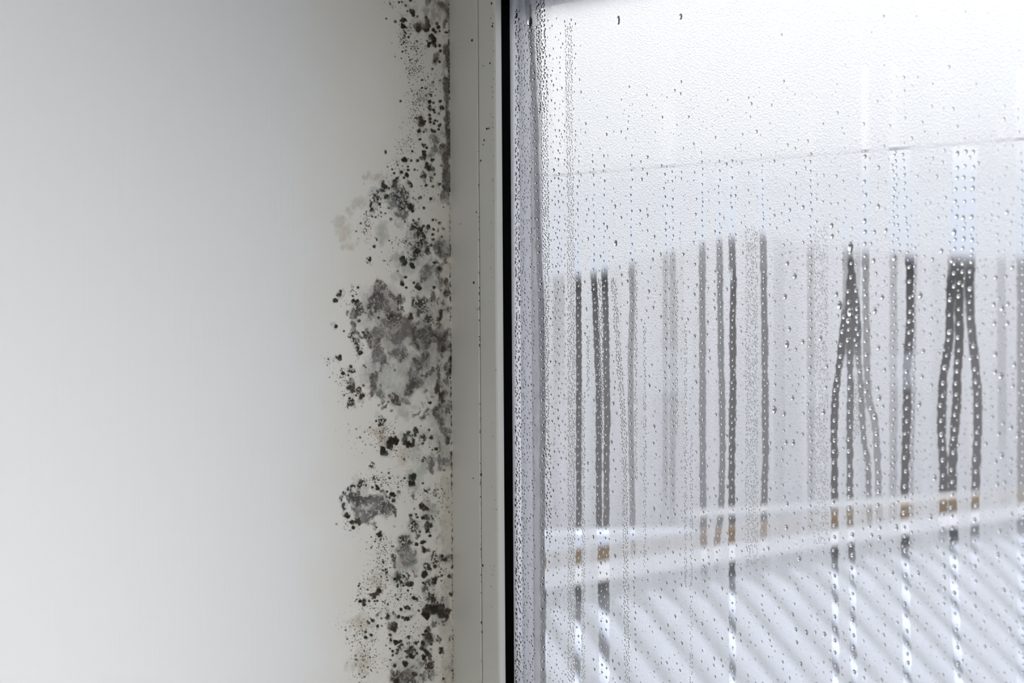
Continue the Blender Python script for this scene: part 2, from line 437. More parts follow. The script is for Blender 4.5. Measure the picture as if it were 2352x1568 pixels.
batch('1130,60,28,dv 1140,150,22,dv 1145,220,16,dv 640,310,44,g 620,350,40,p 700,330,60,g 705,440,34,g 650,330,40,l 1120,300,30,p 540,600,80,l 690,540,40,l 1070,700,46,g 1060,755,46,d 1110,790,30,g 1100,840,34,g 1035,865,30,d 1065,960,28,dv 1065,1000,28,dv 920,940,46,g 980,965,44,g 900,1020,34,g 945,1000,40,g 1065,1080,28,gv 1080,1120,22,g 945,870,34,p 700,1020,60,l 720,1060,40,l 690,830,44,l 840,840,60,l 760,900,60,l'
      ' 490,1050,48,q 530,1085,46,q 470,1090,40,g 595,1140,22,q 495,1130,58,q 545,1180,56,g 480,1200,58,q 470,1255,54,q 565,1250,60,g 500,1300,50,q 570,1310,50,g 650,1200,32,q 690,1230,34,q 640,1270,62,p 700,1300,50,p 640,1360,72,q 680,1330,56,q 600,1420,64,q 700,1400,62,q 560,1450,50,g 720,1460,62,g 640,1450,60,g 760,1420,40,g 870,1230,62,q 930,1240,40,q 880,1300,56,q 830,1210,30,q 915,1190,16,gv 915,1260,18,dv 985,1200,20,gv 985,1150,24,p 1050,1230,26,dv 1115,1220,24,dv 1060,1370,40,q 1060,1430,40,q 960,1380,34,t 1130,1300,16,gv 330,1280,30,qv 310,1320,44,q 290,1350,36,q 340,1240,26,q 290,1415,24,d 290,1450,28,d 285,1490,22,d 375,1335,26,g 432,1345,22,g 380,1160,12,p 470,1510,60,p 540,1490,60,p 400,1500,40,g 820,1490,62,d 1030,1520,60,d 1090,1530,50,d 950,1440,52,q 900,1520,50,g 740,1530,60,g 860,1420,44,g 600,1520,60,g 680,1540,60,g 760,1480,50,g 980,1500,50,q', 740, 380, 3.92)
batch('290,40,32,q 300,90,28,t 320,150,18,t 270,80,20,t 355,15,22,d 400,30,34,q 440,70,42,d 450,120,40,d 410,60,30,q 500,30,60,g 520,110,50,d 560,60,60,g 650,40,60,g 700,70,60,g 600,110,60,p 500,200,52,g 510,260,50,g 530,290,42,d 475,270,26,g 640,200,48,g 720,205,48,d 690,190,42,g 840,80,52,d 845,165,46,d 820,30,42,d 930,120,52,d 960,100,42,q 900,60,40,d 1050,50,58,d 1070,110,52,d 1110,40,42,d 1010,90,30,g 1130,150,30,dv 1145,250,24,dv 1142,330,24,dv 1142,400,26,dv 1135,450,26,d 920,260,66,d 880,310,60,d 840,290,42,q 920,220,46,d 975,345,30,d 1050,330,36,dv 1050,390,38,d 940,390,42,q 880,420,50,g 830,410,52,d 810,470,60,d 790,515,40,d 870,480,40,g 1055,450,36,dv 1060,550,32,dv 1060,510,38,d 1125,560,35,q 1110,600,30,q 480,430,42,d 500,400,36,d 460,480,40,d 470,540,46,d 520,565,42,g 450,590,24,dv 545,490,40,p 540,360,30,q 590,330,26,p 640,320,16,pv 650,350,14,g 720,600,42,d 760,610,40,d 690,570,42,p 800,610,32,g 640,610,34,q 660,660,28,d 660,540,60,l 600,480,60,l 540,625,18,d 555,690,24,d 590,660,20,g 510,665,14,g 625,715,14,g 960,570,22,gv 830,750,30,g 850,720,18,g 950,735,24,g 915,795,26,d 965,800,18,g 900,690,22,p 1040,710,48,d 1040,760,46,d 1090,680,46,d 1110,650,34,d 1080,800,38,g 1080,850,42,q 1120,920,50,q 1130,970,40,g 990,1120,26,p 1100,1140,36,g 985,1190,40,g 985,1230,38,g 925,1200,50,l 890,1260,60,l 730,760,60,l 860,1080,60,l 1090,1040,50,l 1095,1250,14,g 1160,1130,12,dv 1162,1200,12,dv 1165,1300,12,dv 1165,1370,12,dv 825,1450,30,g 270,1490,44,q 340,1500,58,q 420,1510,58,q 310,1540,50,q 480,1540,40,q 560,1560,30,q', 740, 760, 3.92)
batch('290,40,54,q 350,20,60,q 280,90,44,q 310,130,58,q 360,170,60,q 410,190,48,q 340,200,40,g 450,110,60,g 400,90,60,p 520,60,50,q 545,110,50,q 500,150,58,q 570,140,36,q 600,165,24,d 440,40,44,g 480,90,44,q 460,170,40,q 770,260,40,t 770,230,32,q 780,310,24,q 985,330,28,p 690,410,52,q 690,370,44,t 735,380,28,t 670,450,42,g 740,520,70,g 770,510,32,q 720,480,50,p 760,590,50,p 600,530,30,q 605,580,22,q 690,560,40,p 1030,850,30,p 1090,520,12,dv 1092,590,12,dv 1085,700,16,g 1080,760,20,p 650,1500,56,q 720,1470,54,g 680,1540,56,d 620,1490,40,q 760,1490,44,p 740,1540,50,q 900,1530,44,q 930,1470,40,q 900,1430,36,q 1040,1440,24,p 1080,1410,30,p 1080,1470,24,g 1085,1545,22,d', 740, 1140, 3.664)
# dark colonies
batch('752,50,12 725,180,26,k 745,185,18,k 730,240,22,k 715,15,8 690,20,10 795,5,14 800,100,24,n 820,135,16 765,100,8 855,150,10 575,168,8 655,195,11,n 735,318,7 850,235,30,w 890,245,34,w 930,255,28,w 862,265,26,w 935,170,20,w 945,205,26,w 960,235,24 940,265,20 1030,212,13 1045,245,16 1000,270,15,k 1018,290,13 1055,280,9 975,330,24 1000,350,24 1000,380,25,k 960,400,19,k 1020,420,19 1055,410,15 1060,460,12 943,370,8 1115,292,12,kh 1010,550,14 1055,555,12 1030,525,16,q 722,465,8 800,438,7 655,510,7 712,525,7 990,622,9 890,600,6 876,637,6 905,652,5 948,690,7 897,720,10 928,722,6 898,790,8 925,797,7 895,820,6 975,860,14,t 965,915,16,k 965,960,18 970,985,14 1003,990,14,k 1010,1012,10,k 1075,970,18,n 1060,910,14 1000,925,10 1018,965,6 1050,1020,14,q 965,1035,14 968,1070,14 972,1100,14 1015,1085,10 1003,1110,12 1035,1090,8 895,1080,22,k 890,1115,28,w 925,1090,10 875,1055,7 865,1180,17 912,1187,9 935,1170,16,g 990,1175,19 1015,1185,10 1050,1130,14 1045,1165,12 1062,1120,10 815,1150,6 880,1255,13 910,1300,17 940,1330,14 920,1370,20 920,1400,20 1060,1335,20,d 1000,1340,18,q 990,1440,16 810,1362,10 570,1370,10,nv 750,1435,22,k 800,1445,11 860,1445,14 770,1500,10 770,1530,10 832,1527,9 858,1532,7 920,1440,26,q 935,1490,24 960,1525,26 985,1490,18,q 1075,1490,14,q 628,1525,9 645,1560,10 712,1548,12 705,910,9,n 1150,300,10,wv 1152,400,10,wv 1152,560,8,wv', 740, 0, 3.92)
batch('712,60,14 757,88,17,k 775,40,10 800,185,15 780,150,20 735,110,10 548,142,10 670,115,13 655,150,24 650,190,24 560,190,24,n 600,205,11 535,230,20,n 490,235,24,t 475,270,24,n 455,310,22,t 440,350,18,n 440,392,19,w 575,282,20,n 515,345,15 505,300,22,t 700,230,44,t 750,250,32,t 690,290,44,t 720,350,44,t 790,375,26 815,410,15 745,300,30,t 568,430,8 620,485,15,q 752,505,17,t 820,492,12,q 870,480,11,q 920,105,26,q 915,90,20 975,92,18,q 1012,80,10 995,118,6 935,178,14 997,192,12,q 1055,168,13,w 1095,200,16 1045,262,7 820,290,12,q 840,308,10,q 882,290,16,q 858,330,10,g 975,300,13 915,382,12 1090,375,7,w 995,490,10 1025,490,10,q 1055,520,13,q 1000,575,11 995,620,12 997,665,11,w 1043,580,12,dv 1090,570,14,g 1075,640,10'
      ' 840,545,42,t 820,560,26,b 870,560,30,t 925,575,38,t 950,560,18 885,620,48,t 870,625,30,w 900,650,32,t 890,690,46,t 920,730,44,t 940,770,28 855,780,54,t 800,790,30,t 815,830,38,t 850,770,30 810,895,24,k 815,915,16,n 725,855,38,t 715,840,22,n 740,880,20 980,718,14 1010,875,11,kh 1050,930,18 1005,1095,14,n 425,845,18,n 405,875,7 465,730,14,n 750,1005,13 822,1055,12,n 860,1080,22,n 880,1105,18 757,1100,10,k 715,1065,18,n 680,950,9,q 820,1125,6 165,1135,15,k 145,1160,18,n 122,1210,18,k 110,1215,10 228,1308,18,d 125,1450,18,k 195,1490,9 270,1115,7 320,1100,11 275,1175,9 280,1215,14 300,1230,28,t 320,1300,30,t 265,1530,30,t 330,1398,14,n 505,1370,11 412,1280,8 355,1500,19,d 365,1500,9,w 410,1530,30,t 790,1370,24,w 800,1340,16,w 600,1360,24,t 700,1290,24,t 682,1225,10,w 890,1240,40,t 840,1230,30,t 1040,1400,24,t 490,665,8,wv 475,650,5,w 345,520,9,w 480,465,9,w', 740, 380, 3.92)
batch('338,195,18,k 310,160,16,t 152,245,24,k 160,230,16,k 188,380,14,k 232,395,9 165,355,6 258,320,13 245,345,22,t 275,365,20,t 258,430,12,w 265,460,24,n 255,505,30,k 265,520,26,k 280,530,20 270,545,22,w 335,530,26,t 367,490,12,d 355,575,26,t 345,605,16,w 265,620,28,t 270,655,24,w 235,665,10 305,580,10 245,605,10 375,310,8 390,325,8 510,790,20,t 530,810,26,t 515,845,15,w 570,800,10 485,810,10 635,990,44,k 650,1000,30,k 600,1015,28,k 620,1040,24 550,1085,36,k 545,1070,26,k 530,1095,20 745,950,22,n 735,980,22,n 745,1010,22 775,1020,24,k 805,1010,22 815,985,18 775,920,20,n 800,940,16,t 845,890,26,n 830,930,22,t 910,960,32,t 960,890,10 970,960,17,n 905,1020,17,t 885,855,7 865,1025,10,g 1025,1062,16,n 990,1070,8 965,1045,6 920,1150,20,t 965,640,18,k 445,1205,22,t 425,1215,8 465,1190,7 810,1320,34,n 815,1310,24,n 800,1370,32,k 780,1370,20 825,1380,18 905,1370,10 930,1440,16,t 1025,1440,18,t 690,1450,15,t 490,1400,20,k 450,1405,11 545,1460,26,d 582,1445,10,k 635,1470,20,k 605,1500,11 640,1525,16 350,1380,42,t 390,1380,20,t 290,1395,16,t 265,1395,14 240,1415,18,t 215,1440,18,t 195,1465,18,t 175,1495,16,t 165,1525,15,t 195,1555,12 1160,1100,10,wv 1150,250,10,kv 1150,360,12,kv 1150,420,8,k 1170,560,6,wv 1145,735,8,w 1170,860,6,wv', 740, 760, 3.92)
batch('150,20,15,t 175,70,14 180,100,19,t 205,150,24,k 215,170,14,k 250,210,19 262,262,15,k 295,205,24,w 232,285,6 118,232,10,d 310,225,16 222,50,10,q 485,318,24,n 480,310,12,k 455,258,8 605,250,10,p 745,160,15,n 790,150,10,n 800,175,10,n 830,80,23 862,100,24 885,110,17 775,100,10,q 850,180,16,k 880,178,22,k 930,185,17,t 890,240,34 895,240,20,k 885,292,20,k 820,295,9,k 905,330,12 765,235,22,t 1050,90,10,q 1065,130,8,q 850,385,10 838,380,16,k 790,400,17 865,380,9,k 885,425,28,d 858,455,20,k 1010,500,30,d 1010,500,14,k 1030,525,18,w 940,490,26,t 930,520,30,t 945,560,26,t 950,592,14 880,585,30,t 900,600,18 858,650,25,n 855,675,14 1005,665,10 1075,665,16 940,690,24 935,725,21 655,690,58,t 640,680,28,n 700,670,30,t 610,692,11,k 785,665,20,g 720,730,20 745,735,18 710,742,12 632,757,9 682,748,10 720,790,11 745,820,6 530,645,20,t 775,858,20,k 880,750,38,q 875,745,24,t 865,800,30,q 850,725,12 905,840,32,t 930,890,36,t 930,860,24 1005,845,20,dv 1080,815,18,w 985,940,36,k 995,920,26 880,950,36,k 870,975,28,k 930,950,38,k 880,1000,30,k 1000,985,38 1050,975,28,w 1040,1015,20 465,800,28,w 470,805,20,k 440,830,24,w 405,822,9 318,880,14,k 355,875,14 350,907,15,n 395,880,11 440,880,9 460,877,9 632,862,9 660,950,13,k 705,930,16 730,945,14 812,960,9 460,995,14,q 425,1042,14 405,1030,12,t 395,1060,16,t 380,1050,8 555,1005,20 600,1010,24,g 545,1040,22,g 642,1008,14,n 675,1018,12 712,1025,18,k 747,1012,18,t 600,1090,40,n 605,1090,24,w 590,1110,20,w 930,1070,36,d 920,1050,20,q 1010,1060,26,q 1040,1105,18,q 365,1140,11 362,1185,13,k 410,1165,13 465,1090,12,n 895,1122,18,k 870,1135,15,k 850,1162,14,n 890,1170,26 900,1160,14,k 880,1200,30,w 910,1205,20 965,1215,26,q 918,1245,18 1085,1195,20,d 1000,1280,18,k 995,1310,14 1035,1320,16,g 728,1188,18 570,1165,12 580,1205,18,t 625,1225,19,k 660,1225,18 665,1265,20,t 725,1235,16,t 778,1230,17,k 808,1222,8 855,1240,22 845,1235,14,k 850,1280,24 870,1300,20,n 740,1290,36,t 735,1285,20,k 770,1290,16 720,1310,18,k 750,1345,26,k 640,1290,20,t 630,1320,18,t 590,1300,11 592,1335,11 570,1280,8 537,1252,7 695,1300,9 795,1320,11 895,1330,22,k 855,1348,18,k 905,1365,14 710,1350,12 695,1408,26,n 695,1408,14,k 765,1418,18,d 610,1420,16 870,1385,16 935,1390,8,k 890,1430,32,t 915,1420,22,w 825,1425,26,g 835,1500,16 840,1535,20,g 1025,1535,18 600,1545,18 620,1560,20 770,1500,22,w', 740, 1140, 3.664)
for y_ in np.arange(112, 452, 7.0):                # dark furred edge along the joint, upper part
    stain(1027 + random.uniform(-2, 3) + (y_ - 784) * 0.006, y_, random.uniform(6, 9), random.choice('dgd'), 0.75, 1.6, 0.95)
for y_ in np.arange(560, 1060, 16.0):
    stain(random.uniform(1000, 1030), y_ + random.uniform(-6, 6), random.uniform(4, 9), random.choice('dgqb'), 0.75, 1.5, 0.7)
# dust of fine specks
zspecks(740, 0, 3.92, [(740, 350, 45, 80, 150), (850, 430, 80, 80, 90), (830, 620, 70, 100, 170), (870, 900, 70, 110, 190), (830, 1060, 60, 70, 70), (760, 1300, 80, 90, 90), (770, 260, 60, 40, 40), (640, 60, 80, 60, 30), (1000, 700, 80, 120, 60), (960, 820, 60, 80, 60), (680, 1480, 90, 70, 60)])
zspecks(740, 380, 3.92, [(400, 560, 50, 130, 110), (600, 860, 60, 120, 50), (740, 700, 80, 40, 70), (800, 580, 60, 60, 50), (620, 260, 130, 120, 260), (700, 400, 100, 50, 90), (480, 420, 60, 50, 50), (980, 240, 120, 160, 60), (960, 1340, 40, 70, 60), (280, 1200, 60, 90, 50), (640, 1360, 120, 60, 60)])
zspecks(740, 760, 3.92, [(545, 930, 90, 90, 230), (760, 1100, 110, 100, 120), (480, 1330, 130, 50, 130), (700, 1360, 150, 60, 90), (200, 420, 80, 80, 80), (70, 270, 50, 50, 25), (950, 1480, 170, 70, 110), (250, 600, 80, 110, 90), (340, 960, 160, 110, 60), (300, 110, 50, 80, 60), (1080, 1450, 60, 80, 50)])
zspecks(740, 1140, 3.664, [(500, 400, 100, 80, 130), (500, 560, 90, 110, 140), (450, 720, 110, 90, 170), (330, 830, 70, 60, 50), (520, 920, 170, 80, 170), (300, 1080, 150, 70, 130), (330, 1190, 130, 90, 110), (350, 1400, 90, 150, 260), (700, 1120, 170, 90, 110), (700, 830, 170, 80, 100), (980, 620, 100, 160, 90), (960, 130, 110, 90, 70), (230, 250, 70, 60, 40), (900, 880, 130, 110, 110), (560, 1400, 90, 80, 50), (980, 1380, 80, 120, 40)])
for yv in np.arange(-5, 1575, 4.0):                 # dirt in the corner joint
    stain(1037 + (yv - 784) * 0.0062 - random.uniform(0.5, 3.5), yv, random.uniform(0.9, 2.0), random.choice('wwbr'), 1, 2.0, random.choice((0.2, 0.5, 0.9)))

grey = sstep(0.06, 0.11, TINT.mean(2))
mott = 0.30 * vnoise(MY, MX, 30, 20, 91) + 0.26 * vnoise(MY, MX, 12, 8, 92) + 0.22 * vnoise(MY, MX, 5, 3.4, 93) + 0.22 * vnoise(MY, MX, 2.4, 1.7, 94)
A = A * (1 - grey * (1 - sstep(0.16, 0.60, mott)) * 0.60)
TINT = TINT * (1 + grey[..., None] * (N16[..., None] - 0.5) * np.array([0.30, 0.02, -0.16]))
A = np.clip(A, 0, 0.985)
cellA = np.maximum.reduce([A[:-1, :-1], A[1:, :-1], A[:-1, 1:], A[1:, 1:]])
CX, CY = PX[:-1, :-1], PY[:-1, :-1]
keep = cellA > 0.05
owner = np.zeros_like(cellA, np.int32)
PATCHES = [  # (x0, y0, x1, y1, ellipse?), label
    ((800, 632, 962, 958), 'widest soft grey mould patch, halfway down the wall'),
    ((776, 1100, 914, 1216), 'oval grey mould patch with a dark dotted rim'),
    ((836, 396, 950, 512), 'black speckled mould patch just above the clean gap in the growth'),
    ((912, 506, 992, 622), 'dense brown-black mould patch above the large grey patch, beside the clean gap'),
    ((780, 830, 840, 938), 'narrow upright column of black mould spots at the outer edge'),
    ((868, 976, 964, 1052), 'trio of round black mould blots, one a hollow ring'),
    ((892, 1232, 964, 1326), 'pale grey mould smear with a dark crown, below the oval patch'),
    ((886, 1430, 1000, 1568), 'crowded cluster of round black mould spots above a grey smear at the bottom'),
    ((912, 30, 1016, 148), 'brown blotched mould patch nearest the ceiling'),
    ((764, 664, 790, 698), 'small diagonal pair of black mould spots out on clean paint'),
    ((762, 736, 784, 760), 'single small black mould spot beside the large grey patch'),
    ((768, 810, 794, 832), 'heart-shaped black mould spot out on clean paint'),
    ((968, 1340, 1036, 1432), 'thick dark brown mould patch touching the frame near the bottom'),
]
for i_, (b_, lab) in enumerate(PATCHES):
    x0, y0, x1, y1 = b_
    inside = ((CX - (x0 + x1) / 2) / ((x1 - x0) / 2)) ** 4 + ((CY - (y0 + y1) / 2) / ((y1 - y0) / 2)) ** 4 < 1
    owner[inside & (owner == 0)] = i_ + 1
strip = (owner == 0) & (CX > 1004)
owner[strip] = 99
gi = np.arange(MY * MX).reshape(MY, MX)
q0, q1, q2, q3 = gi[:-1, :-1], gi[1:, :-1], gi[1:, 1:], gi[:-1, 1:]
def mould_object(name, sel):
    f = np.stack([q0[sel], q1[sel], q2[sel], q3[sel]], 1)
    used, inv = np.unique(f.ravel(), return_inverse=True)
    yy, zz = YY.ravel()[used], ZZ.ravel()[used]
    a = A.ravel()[used]
    xx = 0.00012 + 0.0004 * a * (0.4 + 0.6 * N4.ravel()[used])
    me = np_mesh(name, np.stack([xx, yy, zz], 1), inv.reshape(-1, 4))
    fattr(me, 'cover', a); cattr(me, 'tint', TINT.reshape(-1, 3)[used])
    return link(name, me, M_MOULD)
for i_, (b_, lab) in enumerate(PATCHES):
    tag(mould_object('mould_patch', keep & (owner == i_ + 1)), lab, 'mould patch', 'mould patches on the wall')
tag(mould_object('mould_band', keep & (owner == 99)), 'continuous grey-brown mould band down the joint against the window frame', 'mould patch')
tag(mould_object('mould_specks', keep & (owner == 0)), 'scattered black mould specks and faint stains between the larger patches', 'mould specks', kind='stuff')

# dirt on the frame
def discs(name, pts, m, label, cat):
    v, f = [], []
    for px, py, r in pts:
        y = FRAME_Y - 0.0002
        c = on_y(px, py, y); n = 8; b = len(v); a0 = random.random() * 6
        for k in range(n):
            rr = r * 0.0003 * random.uniform(0.7, 1.3)
            v.append((c.x + rr * 1.2 * math.cos(a0 + k * 2 * math.pi / n), y, c.z + rr * 1.3 * math.sin(a0 + k * 2 * math.pi / n)))
        f.append(tuple(b + k for k in range(n)))
    o = link(name, poly_mesh(name, v, f), m)
    return tag(o, label, cat, kind='stuff')
M_DIRT = mat('brown_dirt', (0.055, 0.038, 0.026), 0.9)
pts = [(1084, 93, 2.4), (1057, 110, 1), (1125, 145, 2), (1110, 151, 1), (1118, 296, 2.2), (1123, 295, 2), (1112, 322, 2), (1104, 369, 2), (1129, 8, 2), (1131, 60, 2), (1088, 649, 2.5), (1058, 514, 1.2), (1109, 1298, 2.0), (1087, 1098, 1.4), (1094, 487, 1.6), (1139, 849, 1), (1140, 1170, 1), (1132, 54, 1.5), (1110, 332, 1.2)]
for _ in range(60):
    y = random.triangular(0, 800, 60) if random.random() < 0.6 else random.uniform(0, 1568)
    pts.append((1131 + random.gauss(0, 3), y, random.uniform(0.5, 1.0)))
for _ in range(46):
    y = random.uniform(330, 1568); pts.append((1101.5 + (y - 784) * 0.0062, y, random.uniform(0.6, 1.5)))
pts += [(1101, y, 1.4) for y in (660, 672, 676, 690, 706, 710, 735, 773)] + [(1096, 710, 1.2), (1105, 1090, 2.4), (1106, 1429, 1.8), (1107, 1451, 1.6)]
discs('dirt_specks', pts, M_DIRT, 'tiny brown dirt specks on the white window frame', 'dirt')

# ------------------------------------------------------------------ condensation, water trails, droplets
DU, DV = 0.00060, 0.00052
UMAX = on_y(2420, 784, 0).x
us = np.arange(XG + 0.0002, UMAX, DU)
vhi, vlo = ZT, on_y(1178, 1610, 0).z
vs = np.arange(vhi, vlo, -DV)
GY, GX = len(vs), len(us)
UUg, VVg = np.meshgrid(us, vs)
GPX, GPY = proj(UUg, np.zeros_like(UUg), VVg)
ROLLX = lambda y: 0.0
# (key, label, points (x, y), width, clearness, start fade (y0,y1), end fade (y0,y1), thing?)
T = []
def trail(key, label, pts_, w, c, y0, y1, y2, y3, thing=True):
    T.append(dict(key=key, label=label, pts=pts_, w=w, c=c, f=(y0, y1, y2, y3), thing=thing))
trail('gasket', 'long wavy grey water trail running down close beside the black gasket', [(1212, 0), (1218, 60), (1223, 120), (1227, 200), (1231, 300), (1235, 480), (1239, 600), (1244, 720), (1246, 850), (1247, 1000), (1246, 1100), (1248, 1300), (1249, 1580)], 13, 1.0, -20, -10, 1700, 1800)
trail('slim', 'hairline dark water trail hugging the edge of the black gasket', [(1188, 0), (1192, 500), (1194, 700), (1195, 1568)], 5, 0.8, 60, 300, 1700, 1800)
trail('first', 'slim dark water trail standing alone, first clear of the gasket', [(1328, 330), (1328.5, 620), (1330, 800), (1330, 1190), (1327.5, 1580)], 13, 1.0, 560, 660, 1700, 1800)
trail('twin_a', 'inner one of the twin dark trails with beads squeezed between', [(1363, 330), (1364, 640), (1368, 700), (1370, 750), (1373, 830), (1376, 900), (1376, 1000), (1376, 1180), (1378, 1220), (1381, 1300), (1384, 1580)], 14, 1.0, 560, 660, 1700, 1800)
trail('twin_b', 'outer one of the twin dark trails with beads squeezed between', [(1387, 330), (1388.5, 620), (1391, 700), (1393, 800), (1394, 900), (1396, 960), (1394, 1000), (1393, 1190), (1393, 1300), (1394, 1580)], 14, 1.0, 550, 640, 1700, 1800)
trail('pale_a', 'pale lilac water trail after the twin dark ones', [(1450, 330), (1451, 620), (1453, 700), (1449, 800), (1449, 900), (1450, 1000), (1452, 1100), (1454, 1250), (1462, 1560)], 13, 0.62, 420, 640, 1180, 1330)
trail('pale_b', '', [(1529, 380), (1529, 1170)], 13, 0.32, 420, 600, 1080, 1200, False)
trail('pale_c', '', [(1545, 380), (1545, 1170)], 14, 0.38, 420, 600, 1080, 1250, False)
trail('mid_a', 'straight grey-lilac water trail, the first of three close together mid pane', [(1612, 360), (1613, 500), (1614, 800), (1614, 1000), (1616, 1200), (1619, 1340)], 15, 0.70, 350, 520, 1250, 1350)
trail('mid_b', 'kinked grey water trail just beside the darkest straight one mid pane', [(1652, 360), (1652.7, 560), (1655, 700), (1656, 800), (1658.5, 900), (1660, 1000), (1660, 1050), (1657, 1170), (1648, 1240), (1644, 1320)], 14, 0.75, 350, 540, 1240, 1330)
trail('mid_c', 'darkest straight water trail in the middle of the pane', [(1680, 360), (1681, 550), (1683, 620), (1685.5, 660), (1683, 740), (1684, 850), (1682, 1000), (1681, 1100), (1682, 1300), (1684, 1580)], 15, 1.0, 350, 520, 1700, 1800)
trail('mid_d', 'grey water trail leaning gently, last before the wide misted gap', [(1748, 330), (1752, 500), (1755, 650), (1757, 800), (1758, 950), (1759, 1050), (1756, 1130), (1754, 1250), (1752, 1420)], 15, 0.82, 330, 480, 1170, 1320)
trail('pale_d', '', [(1861, 330), (1862, 700), (1863, 1200)], 16, 0.32, 400, 560, 1100, 1300, False)
trail('carrot', 'carrot-shaped clear water patch tapering to a point at its top', [(1954, 570), (1955, 592), (1956, 650), (1959, 700), (1958, 760), (1956, 800)], 30, 0.95, 570, 600, 770, 850)
trail('car_a', 'bent dark leg running down from the carrot-shaped patch, outermost toward the gasket', [(1944, 690), (1936, 760), (1931, 820), (1927, 850), (1919, 900), (1917, 960), (1916, 1000), (1917, 1050), (1918, 1300), (1921, 1580)], 16, 1.0, 680, 730, 1700, 1800)
trail('car_b', 'straight middle leg running down from the carrot-shaped patch', [(1954, 740), (1953, 800), (1953.5, 900), (1952, 1000), (1953, 1200), (1958, 1280), (1960, 1400), (1963, 1580)], 15, 0.90, 730, 800, 1700, 1800)
trail('car_c', 'thin curving leg from the carrot-shaped patch, fading into the mist', [(1970, 700), (1971, 760), (1971, 810), (1976, 860), (1979, 920), (1982, 980), (1986, 1020), (1994, 1060), (1998, 1190), (2002, 1260)], 13, 0.72, 690, 750, 1120, 1290)
trail('car_d', 'pale blue-grey trail touching the carrot-shaped patch and kinking outward low down', [(1987, 330), (1988, 500), (1989.5, 700), (1991, 800), (1993.6, 900), (1998, 930), (2008, 958), (2013, 1000), (2015, 1040), (2018, 1100), (2021, 1240)], 16, 0.62, 330, 430, 1060, 1290)
trail('pale_e', '', [(2052, 330), (2053, 700), (2052, 1200)], 18, 0.38, 330, 430, 1100, 1250, False)
trail('solo_top', '', [(2066, 330), (2070, 480), (2076, 590)], 46, 0.42, 330, 360, 560, 610, False)
trail('solo', 'stout dark trail on its own between the carrot shape and the broad forked trail', [(2089, 570), (2090.5, 650), (2091, 720), (2087, 800), (2083, 860), (2083.5, 920), (2082, 1000), (2080, 1050), (2078, 1150), (2080, 1250), (2082, 1400), (2086, 1580)], 19, 1.0, 560, 600, 1700, 1800)
trail('pale_f', '', [(2103, 560), (2100, 700), (2098, 900), (2094, 1050), (2094, 1280)], 11, 0.36, 560, 620, 1160, 1320, False)
trail('fork', 'broad bluish clear patch at the head of the forked trail', [(2218, 335), (2216, 420), (2213, 560), (2211, 640), (2211, 690)], 58, 0.72, 335, 360, 650, 760)
trail('fork_a', 'bulging dark branch of the broad forked trail nearest the gasket', [(2188, 590), (2185, 640), (2182, 720), (2181, 780), (2173, 830), (2166, 870), (2163, 930), (2163, 1000), (2166, 1050), (2168, 1100), (2167, 1180), (2166, 1260), (2170, 1400)], 20, 1.0, 590, 650, 1170, 1260)
trail('fork_b', 'middle dark branch of the broad forked trail', [(2206, 590), (2203, 700), (2204, 780), (2201.5, 830), (2198, 880), (2197, 930), (2192, 1000), (2188, 1060), (2188, 1150), (2191, 1230), (2193, 1350), (2199, 1480), (2204, 1580)], 20, 1.0, 590, 650, 1700, 1800)
trail('fork_c', 'outer dark branch of the broad forked trail, farthest from the gasket', [(2228, 590), (2227, 660), (2230, 740), (2236.5, 800), (2243, 860), (2245.5, 920), (2246, 1000), (2243, 1050), (2241, 1130), (2239, 1250), (2240, 1400)], 20, 0.92, 590, 650, 1140, 1420)
trail('pale_g', '', [(2300, 480), (2302, 1000)], 20, 0.25, 460, 560, 950, 1100, False)
trail('edge', 'wide grey-lilac trail at the edge of view, outermost from the wall', [(2346, 330), (2349, 700), (2350, 1568)], 26, 0.55, 335, 420, 1500, 1700)
trail('band_a', '', [(1284, 100), (1284, 1000)], 26, 0.30, 60, 200, 700, 1000, False)
trail('band_b', '', [(1560, 560), (1562, 1250)], 22, 0.10, 560, 620, 1000, 1250, False)
trail('band_c', '', [(1790, 560), (1790, 1250)], 26, 0.12, 560, 620, 1000, 1250, False)
TK = {t['key']: t for t in T}

mist = 0.93 + 0.05 * (vnoise(1, GX, 1, 9, 21) - 0.5) * 2 + 0.06 * (vnoise(GY, GX, 90, 5, 22) - 0.5) + 0.03 * (vnoise(GY, GX, 6, 4, 23) - 0.5)
